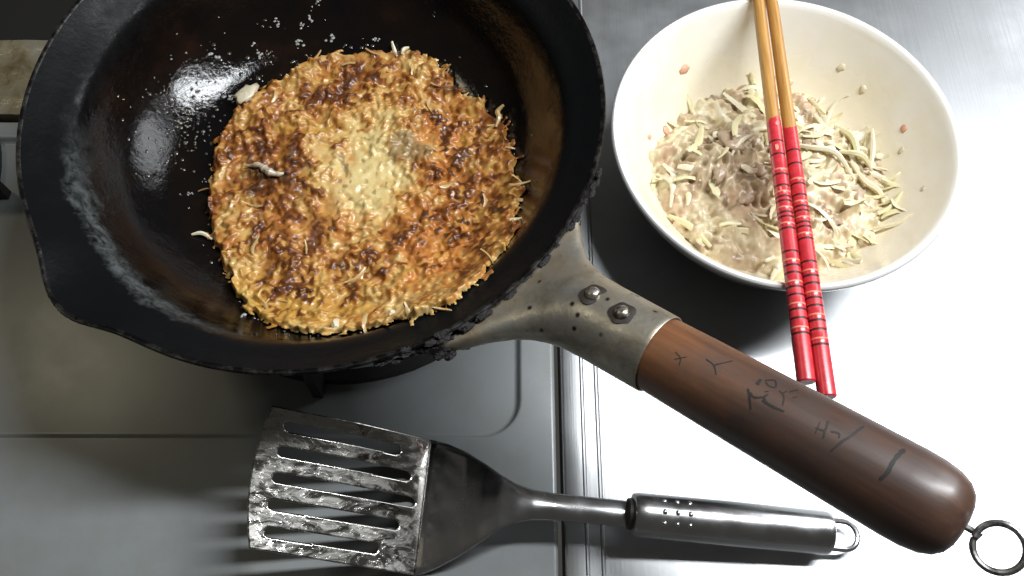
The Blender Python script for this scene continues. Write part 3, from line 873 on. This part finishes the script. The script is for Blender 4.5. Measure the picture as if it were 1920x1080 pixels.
V, F = lathe(pout, 128, (BCX, BCY, 0)); part('outer_wall', V, F, WHITE_OUT, bowl, True, 50)

mixr = thing('cabbage_batter', 'heap of raw shredded cabbage batter in the white bowl', 'batter', (BCX, BCY, .010))
NX2, NY2, h2 = 330, 330, .45
OX2, OY2 = BCX * 1e3 - 74, BCY * 1e3 - 76
GX, GY = np.meshgrid(np.arange(NX2) * h2, np.arange(NY2) * h2)
WX2, WY2 = GX + OX2, GY + OY2
bx, by = WX2 - BCX * 1e3, WY2 - BCY * 1e3
br_ = np.hypot(bx, by)
M = 26.0 + 11.0 * np.exp(-((bx - 3) ** 2 + (by + 10) ** 2) / (2 * 34 ** 2)) + 5.5 * np.exp(-((bx + 22) ** 2 + (by - 2) ** 2) / (2 * 15 ** 2)) + 3.5 * np.exp(-((bx - 28) ** 2 + (by - 2) ** 2) / (2 * 15 ** 2)) - .06 * (by + 5)
M = M + (fbm(bx, by, 17, 4, 61) - .5) * 17 - 6.0 * sstep(52, 68, br_ + 8 * (fbm(bx, by, 12, 3, 66) - .5))
tint2 = .5 + (fbm(bx, by, 6, 3, 62) - .5) * .8
rs = np.random.RandomState(9); st = []
for x, y, a_, ln_, wd_2, th_, tn_ in ((50, 82, .6, 34, 13, 4.5, .28), (42, 66, 2.7, 28, 12, 4.0, .40), (62, 94, -.3, 24, 10, 3.5, .20), (98, 88, .3, 24, 10, 3.5, .35), (110, 56, 1.9, 24, 11, 3.5, .30), (62, 54, .2, 28, 12, 3.5, .45), (86, 40, 2.9, 26, 11, 3.0, .55), (34, 78, 1.2, 24, 11, 3.5, .55), (80, 70, .9, 26, 10, 3.0, .5), (104, 74, 2.4, 22, 10, 3.0, .7), (52, 42, 1.0, 22, 10, 3.0, .75), (118, 78, .6, 20, 9, 3.0, .65), (70, 80, 1.8, 22, 9, 3.5, .3)):
    st.append((x, y, a_, ln_, wd_2, .35, th_ * 1.5, tn_, .55))
for k in range(420):
    x, y = rs.uniform(0, NX2 * h2), rs.uniform(0, NY2 * h2)
    st.append((x, y, rs.uniform(0, 6.28), rs.uniform(8, 26), rs.uniform(2.6, 6.0), rs.uniform(-.6, .6), rs.uniform(.8, 2.4), np.clip(rs.normal(.58, .26), 0, 1), .45))
stamp_field(NX2, NY2, h2, 0, st, M, tint2)
tint2 = blur(tint2, 2)
M = blur(M, 5) + (fbm(bx, by, 3.0, 3, 63) - .5) * .4
v_ = np.clip(tint2 + (fbm(bx, by, 9, 4, 64) - .5) * .9 + .05, 0, 1)
cols2 = np.array([(.26, .175, .11), (.44, .32, .20), (.58, .46, .30), (.68, .57, .37), (.72, .63, .42), (.74, .68, .48)])
C2 = np.stack([np.interp(v_, np.linspace(0, 1, 6), cols2[:, k]) for k in range(3)], -1)
pk = (sstep(.62, .75, fbm(bx, by, 11, 3, 65)))[..., None]; C2 = C2 * (1 - pk * .6) + np.array((.60, .39, .26)) * pk * .6
gyb = (np.exp(-((bx + 20) ** 2 + (by - 2) ** 2) / (2 * 16 ** 2)) * sstep(.4, .6, fbm(bx, by, 6, 3, 67)))[..., None]; C2 = C2 * (1 - gyb * .7) + np.array((.34, .25, .165)) * gyb * .7
bz = bowlz(br_ * 1e-3) * 1e3
field_object('batter', WX2 * 1e-3, WY2 * 1e-3, M * 1e-3, (M > bz - .8) & (br_ < 74), C2, RAW, mixr)
def mixtop(x, y):
    i = int(round((x * 1e3 - OX2) / h2)); j = int(round((y * 1e3 - OY2) / h2))
    zb = float(bowlz(math.hypot(x - BCX, y - BCY)))
    if 0 <= i < NX2 and 0 <= j < NY2: return max(float(M[j, i]) * 1e-3, zb)
    return zb
cb = ribbon_meshes('cabbage_shred', CABB, 8, (.012, .024), (.0026, .0056), .0010, .35, 31) + ribbon_meshes('cabbage_shred', CABW, 8, (.010, .024), (.0022, .0050), .0010, .35, 32)
q = random.Random(8)
for k in range(175):
    a = q.uniform(0, 6.283); d = .066 * math.sqrt(q.random())
    x, y = BCX + .004 + d * math.cos(a), BCY - .004 + d * math.sin(a)
    if x < BCX - .005 and q.random() < .5: continue
    z = mixtop(x, y)
    r_ = math.hypot(x - BCX, y - BCY)
    tilt = 0
    ya = q.uniform(0, 6.283)
    if r_ > .056: ya = a + q.uniform(-.9, .9); tilt = -.55 * math.cos(ya - a)
    place('cabbage_shred', q.choice(cb), mixr, (x, y, z + .0006), ya, tilt + q.uniform(-.2, .2), q.uniform(-.6, .6), q.uniform(.75, 1.1))
# pieces of meat
for k, (x, y, s) in enumerate([(-.024, .006, .011), (-.030, -.010, .008), (-.014, .012, .009), (-.010, -.008, .007), (.020, .010, .0075), (.034, .004, .006), (.042, -.022, .0075), (.030, -.035, .006), (-.018, -.026, .007), (.012, .020, .006), (.05, -.002, .0045), (-.004, -.034, .006)]):
    me2 = make_mesh('meat_piece', *blob((0, 0, 0), s * .8, s * .5, s * .22, 300 + k, 0, 16, 7), [MEAT if k % 3 else HAM if k > 8 else MEAT])
    x += BCX; y += BCY
    place('meat_piece', me2, mixr, (x, y, mixtop(x, y) - s * .06), q.uniform(0, 6), q.uniform(-.3, .3), q.uniform(-.3, .3))
# longer strands that lean on the wall
def onb(x, y, dz=.001): return (x, y, max(mixtop(x, y), float(bowlz(math.hypot(x - BCX, y - BCY)))) + dz)
for pts_, r_, mt_2 in (([(.196, .262, .001), (.199, .276, .003), (.2015, .290, .002)], .0014, CABW), ([(.186, .264, .002), (.1865, .280, .003), (.181, .292, .002)], .0019, CABB), ([(.181, .262, .003), (.190, .256, .004), (.1985, .2505, .003), (.2005, .243, .002)], .0016, CABW), ([(.176, .268, .003), (.186, .264, .005), (.196, .262, .004)], .0015, CABB), ([(.152, .296, .001), (.158, .291, .002), (.163, .285, .002)], .0022, CABB), ([(.195, .235, .002), (.203, .240, .002), (.2085, .247, .001)], .0012, CABB), ([(.190, .226, .002), (.200, .226, .002), (.207, .229, .001)], .0013, CABW), ([(.150, .276, .002), (.160, .268, .003), (.172, .264, .003), (.183, .253, .003)], .0014, CABW), ([(.080, .262, .001), (.086, .252, .002), (.085, .240, .002)], .0013, CABW), ([(.084, .236, .002), (.094, .228, .003), (.104, .2155, .002)], .0018, CABB)):
    strand([onb(*p) for p in pts_], r_, mt_2, 'cabbage_strand', mixr)
# scraps stuck to the bowl wall
BITS = [(.098, .3251, .0024, HAM, 'pink scrap'), (.1154, .3077, .0021, HAM, 'pink scrap'), (.0878, .294, .0021, HAM, 'pink scrap'), (.0765, .2852, .0012, HAM, 'pink scrap'), (.1182, .3195, .0011, PALE, 'pale scrap'), (.1602, .3257, .0018, PALE, 'pale scrap'), (.186, .3245, .0017, PALE, 'pale scrap'), (.197, .3115, .0017, PALE, 'pale scrap'), (.2135, .2828, .0016, HAM, 'pink scrap'), (.2145, .2425, .0012, PALE, 'pale scrap'), (.0979, .2863, .0016, PALE, 'pale scrap'), (.1475, .3285, .0013, PALE, 'pale scrap'), (.212, .272, .0013, PALE, 'pale scrap')]
for k, (x, y, s, mm, nm) in enumerate(BITS):
    d = Vector((x - BCX, y - BCY, 0)); r_ = min(d.length, .083); d.normalize()
    p = Vector((BCX, BCY, 0)) + d * r_; p.z = float(bowlz(r_))
    sl = math.atan2(float(bowlz(r_ + .001) - bowlz(r_ - .001)), .002)
    nrm = (-d * math.sin(sl) + Vector((0, 0, 1)) * math.cos(sl))
    V, F = blob((0, 0, 0), s * 1.5, s * 1.15, s * .35, 500 + k, k * .7, 9, 6)
    o = link(nm.replace(' ', '_'), make_mesh('scrap', V, F, [mm], True, None), None, p + nrm * s * .15)
    o.rotation_euler = nrm.to_track_quat('Z', 'Y').to_euler()
    if nm == 'pink scrap': tag(o, 'small pink food scrap stuck to the white bowl wall', 'food scrap', 'pink scraps on the bowl wall')
    else: tag(o, 'small pale food scrap stuck to the white bowl wall', 'food scrap', 'pale scraps on the bowl wall')

# ------------------------------------------------------------------ chopsticks
def chopstick(end, tip, label, rings, red_len, seed):
    end = Vector(end); tip = Vector(tip); ax_ = (tip - end).normalized(); L_ = (tip - end).length
    t = thing('chopstick', label, 'chopstick', tuple(end))
    def rad_at(s): return .0042 - .0010 * s / L_
    # red grip: lathed with grooves; material per band
    pr2 = [(0, 0, 0), (.0036, 0.0, 0), (.0042, .0006, 0)]
    marks = []
    for s, kind in rings: marks.append((s, kind))
    marks.sort()
    for s, kind in marks:
        w = .00045 if kind == 'k' else .0004
        m_ = 1 if kind == 'k' else 2
        dr = -.00022 if kind == 'k' else .00003
        r_ = rad_at(s)
        pr2 += [(r_, s - w - .00008, 0), (r_ + dr, s - w, m_), (r_ + dr, s + w, 0), (r_, s + w + .00008, 0)]
    pr2.append((rad_at(red_len), red_len, 0))
    V, F = lathe([(r_, s) for r_, s, _ in pr2], 20, end, ax_)
    MI = []
    for (a, b) in zip(pr2[:-1], pr2[1:]): MI += [a[2]] * 20
    # ragged paint edge: nudge the last ring
    n_ = len(V); q = random.Random(seed)
    V = [list(v) for v in V]
    for k in range(20):
        d = ax_ * (.0012 * math.sin(k * .63 + seed) + q.uniform(-.0006, .0006))
        V[n_ - 20 + k] = tuple(Vector(V[n_ - 20 + k]) + d)
    part('red_grip', V, F, [RED, RINGB, RINGP], t, True, 30, mat_idx=MI)
    V, F = lathe([(0, red_len - .006), (rad_at(red_len) - .00012, red_len - .005), (rad_at(red_len) - .00012, red_len), (.0032, L_ - .001), (.0022, L_), (0, L_)], 16, end, ax_)
    part('wooden_shaft', V, F, CWOOD, t, True, 40)
    return t
def ringset(off):
    # measured from the blunt end (mm)
    o = []
    for s in (23, 35, 46.5, 58): o += [(s, 'k'), (s + 3.0, 'p'), (s + 7.5, 'k')]
    for s in (78, 87, 96): o += [(s, 'k'), (s + 3.0, 'p'), (s + 6.5, 'k')]
    o += [(109, 'k'), (112, 'p'), (121, 'k'), (129, 'k')]
    return [((s * .98 + off) * 1e-3, k) for s, k in o if s + off < 138]
ZC = .0651 + .0036
chopA = chopstick((.1306, .1282, ZC), (.1353, .3630, ZC + .0002), 'red and wood chopstick with chipped red paint, resting across the bowl', ringset(0), .1400, 1)
chopB = chopstick((.1388, .1212, ZC), (.1426, .3560, ZC + .0002), 'red and wood chopstick with unchipped paint, its end nearly over the wok handle', ringset(1.5), .1420, 5)

# chipped spots of bare wood on the first stick
gA = [c for c in chopA.children if c.name.startswith('red_grip')][0]
cax = (Vector((.1353, .3630, ZC)) - Vector((.1306, .1282, ZC))).normalized()
for s_, off_, a_, b_ in ((.1225, -.0010, .0020, .0010), (.1370, .0006, .0014, .0012), (.0985, -.0016, .0010, .0006), (.0152, .0002, .0007, .0005), (.0052, .0010, .0006, .0004)):
    c_ = Vector((.1306, .1282, ZC)) + cax * s_ + Vector((off_, 0, math.sqrt(.0038 ** 2 - off_ ** 2) - .0001))
    V, F = blob(c_, b_, a_, .00035, int(s_ * 1e4), 0, 10, 6)
    part('paint_chip', V, F, RINGP, gA)

# ------------------------------------------------------------------ turner
TX0, TY0 = -.0440, .0877
TA = math.atan2(-.0765, 1.0)
tu = thing('slotted_turner', 'stainless steel slotted turner with a greasy blade lying on hob and worktop', 'turner', (TX0, TY0, .0001))
ca, sa = math.cos(TA), math.sin(TA)
def tw(a, b, z): return (TX0 + a * ca - b * sa, TY0 + a * sa + b * ca, z)
# blade: a = 0 heel .. -75 tip
g = .0007
na, nb_ = 108, 98
LB = .0730
slots = []          # centre lines (a, b) from heel end to tip end, in mm along the blade
for b, a0, a1 in ((24.0, -15.5, -62), (12.5, -9.5, -63), (0.5, -6, -63.5), (-11.5, -12, -63.5), (-23.5, -20, -63)):
    slots.append((a0 * 1e-3, b * 1e-3, a1 * 1e-3, b * 1.0e-3))
def half_w(a): return .0332 - .0016 * (a / -LB)
def tip_a(b): return -LB - .0015 + .0045 * (b / .033) ** 2
def slot_sd(a, b):
    best = 1
    for a0, b0, a1, b1 in slots:
        t = min(max((a0 - a) / (a0 - a1), 0), 1); cx_, cy_ = a0 + (a1 - a0) * t, b0 + (b1 - b0) * t
        d = math.hypot(a - cx_, b - cy_) - .0024
        if d < best: best = d; gv = (a - cx_, b - cy_)
    return best, gv
def blade_z(a, b):
    u = -a / LB
    return .0012 + .041 * (u ** .92) + .0022 * (b / .033) ** 2 * u + b * .12 * min(u * 2.2, 1)
grid = []; P2 = []
for i in range(na):
    for j in range(nb_):
        f = i / (na - 1); e = j / (nb_ - 1) * 2 - 1
        a_t = tip_a(e * .033); a = a_t * f
        b = e * half_w(a)
        # rounded front corners
        cr_ = .006; da = (a - a_t); ed = half_w(a) - abs(b)
        if da < cr_ and ed < cr_:
            pass
        P2.append([a, b])
P2 = np.array(P2)
sd = []; gr_ = []
for a, b in P2:
    s_, gv = slot_sd(a, b); sd.append(s_); gr_.append(gv)
sd = np.array(sd)
inside = sd < 0
idx = np.arange(na * nb_).reshape(na, nb_)
Fq = []
for i in range(na - 1):
    for j in range(nb_ - 1):
        q4 = (idx[i, j], idx[i, j + 1], idx[i + 1, j + 1], idx[i + 1, j])
        if sum(inside[k] for k in q4) >= 3 or (sum(sd[k] for k in q4) < 0): continue
        Fq.append(q4)
from collections import Counter
ec = Counter()
for q4 in Fq:
    for k in range(4): ec[tuple(sorted((q4[k], q4[(k + 1) % 4])))] += 1
bv = set()
for e_, c_ in ec.items():
    if c_ == 1: bv |= set(e_)
for k in bv:
    if abs(sd[k]) < .0012:
        gv = np.array(gr_[k]); l_ = np.linalg.norm(gv)
        if l_ > 1e-7: P2[k] = P2[k] - gv / l_ * sd[k]
used = sorted({k for q4 in Fq for k in q4}); rm = {k: n_ for n_, k in enumerate(used)}
V = [tw(P2[k][0], P2[k][1], blade_z(*P2[k])) for k in used]
F = [tuple(rm[k] for k in q4) for q4 in Fq]
blade = part('blade', V, F, BLADE, tu, True, None)
sm = blade.modifiers.new('thickness', 'SOLIDIFY'); sm.thickness = .0009; sm.offset = -1
# neck and shaft: one pressed sheet
V = []; F = []
nA, nB = 70, 17
ks = [0, 3, 10, 20, 30, 38, 46, 54, 64, 102]
wsx = [33.2, 32.6, 30.0, 25.0, 18.6, 13.2, 9.0, 7.0, 6.3, 6.2]
zs = [.0014, .0022, .0075, .0150, .0205, .0235, .0250, .0255, .0250, .0205]
for i in range(nA):
    a = 102 * (i / (nA - 1)) ** 1.15
    w = float(np.interp(a, ks, wsx)); z = float(np.interp(a, ks, zs))
    chan = .0022 * float(sstep(30, 55, np.array(a)))
    for j in range(nB):
        e = j / (nB - 1) * 2 - 1
        V.append(tw(a * 1e-3, e * w * 1e-3, z - chan * e * e + .0012 * float(sstep(0, 25, np.array(a))) * (1 - float(sstep(30, 50, np.array(a)))) * (-e * e)))
for i in range(nA - 1):
    for j in range(nB - 1): F.append((i * nB + j, (i + 1) * nB + j, (i + 1) * nB + j + 1, i * nB + j + 1))
nk = part('neck', V, F, TURNER, tu, True, None)
sm = nk.modifiers.new('thickness', 'SOLIDIFY'); sm.thickness = .0011; sm.offset = -1
# tubular grip
g0 = Vector(tw(.1005, 0, .0200)); g1 = Vector(tw(.1955, 0, .01065)); gax = (g1 - g0).normalized(); gl = (g1 - g0).length
V, F = lathe([(0, .0002), (.0082, 0), (.0096, .0006), (.0102, .0022), (.0103, .006), (.0106, .05), (.0104, gl - .003), (.0099, gl - .0008), (.0088, gl), (0, gl)], 48, g0, gax)
tg = part('tubular_grip', V, F, TURNER, tu, True, 40)
gs = gax.cross(Vector((0, 0, 1))).normalized(); gu = gs.cross(gax)
for i in range(3):
    for j in range(3):
        th = R(-32 + 30 * j); nrm = gu * math.cos(th) + gs * math.sin(th)
        c0 = g0 + gax * (.0135 + .0060 * i) + nrm * .0102
        V, F = lathe([(.0013, 0), (.0012, .0004), (.0008, .0008), (.0003, .0010), (0, .0010)], 12, c0, nrm)
        part('grip_stud', V, F, TURNER, tg)
V, F = lathe([(0, -.0015), (.0072, -.0015), (.0074, .0004), (0, .0004)], 24, g0 - gax * .0004, gax)
part('end_cap', V, F, BLACK_IRON, tg)
lp = []
for x, y in [(-.002, -.0066), (.006, -.0066)] + [(.0085 + .0066 * math.sin(R(t)), -.0066 * math.cos(R(t))) for t in range(0, 181, 15)] + [(.006, .0066), (-.002, .0066)]:
    lp.append(g0 + gax * (gl + x) + gs * y - gu * .002)
V, F = tube(lp, .0013, 10)
part('hanging_loop', V, F, TURNER, tu)
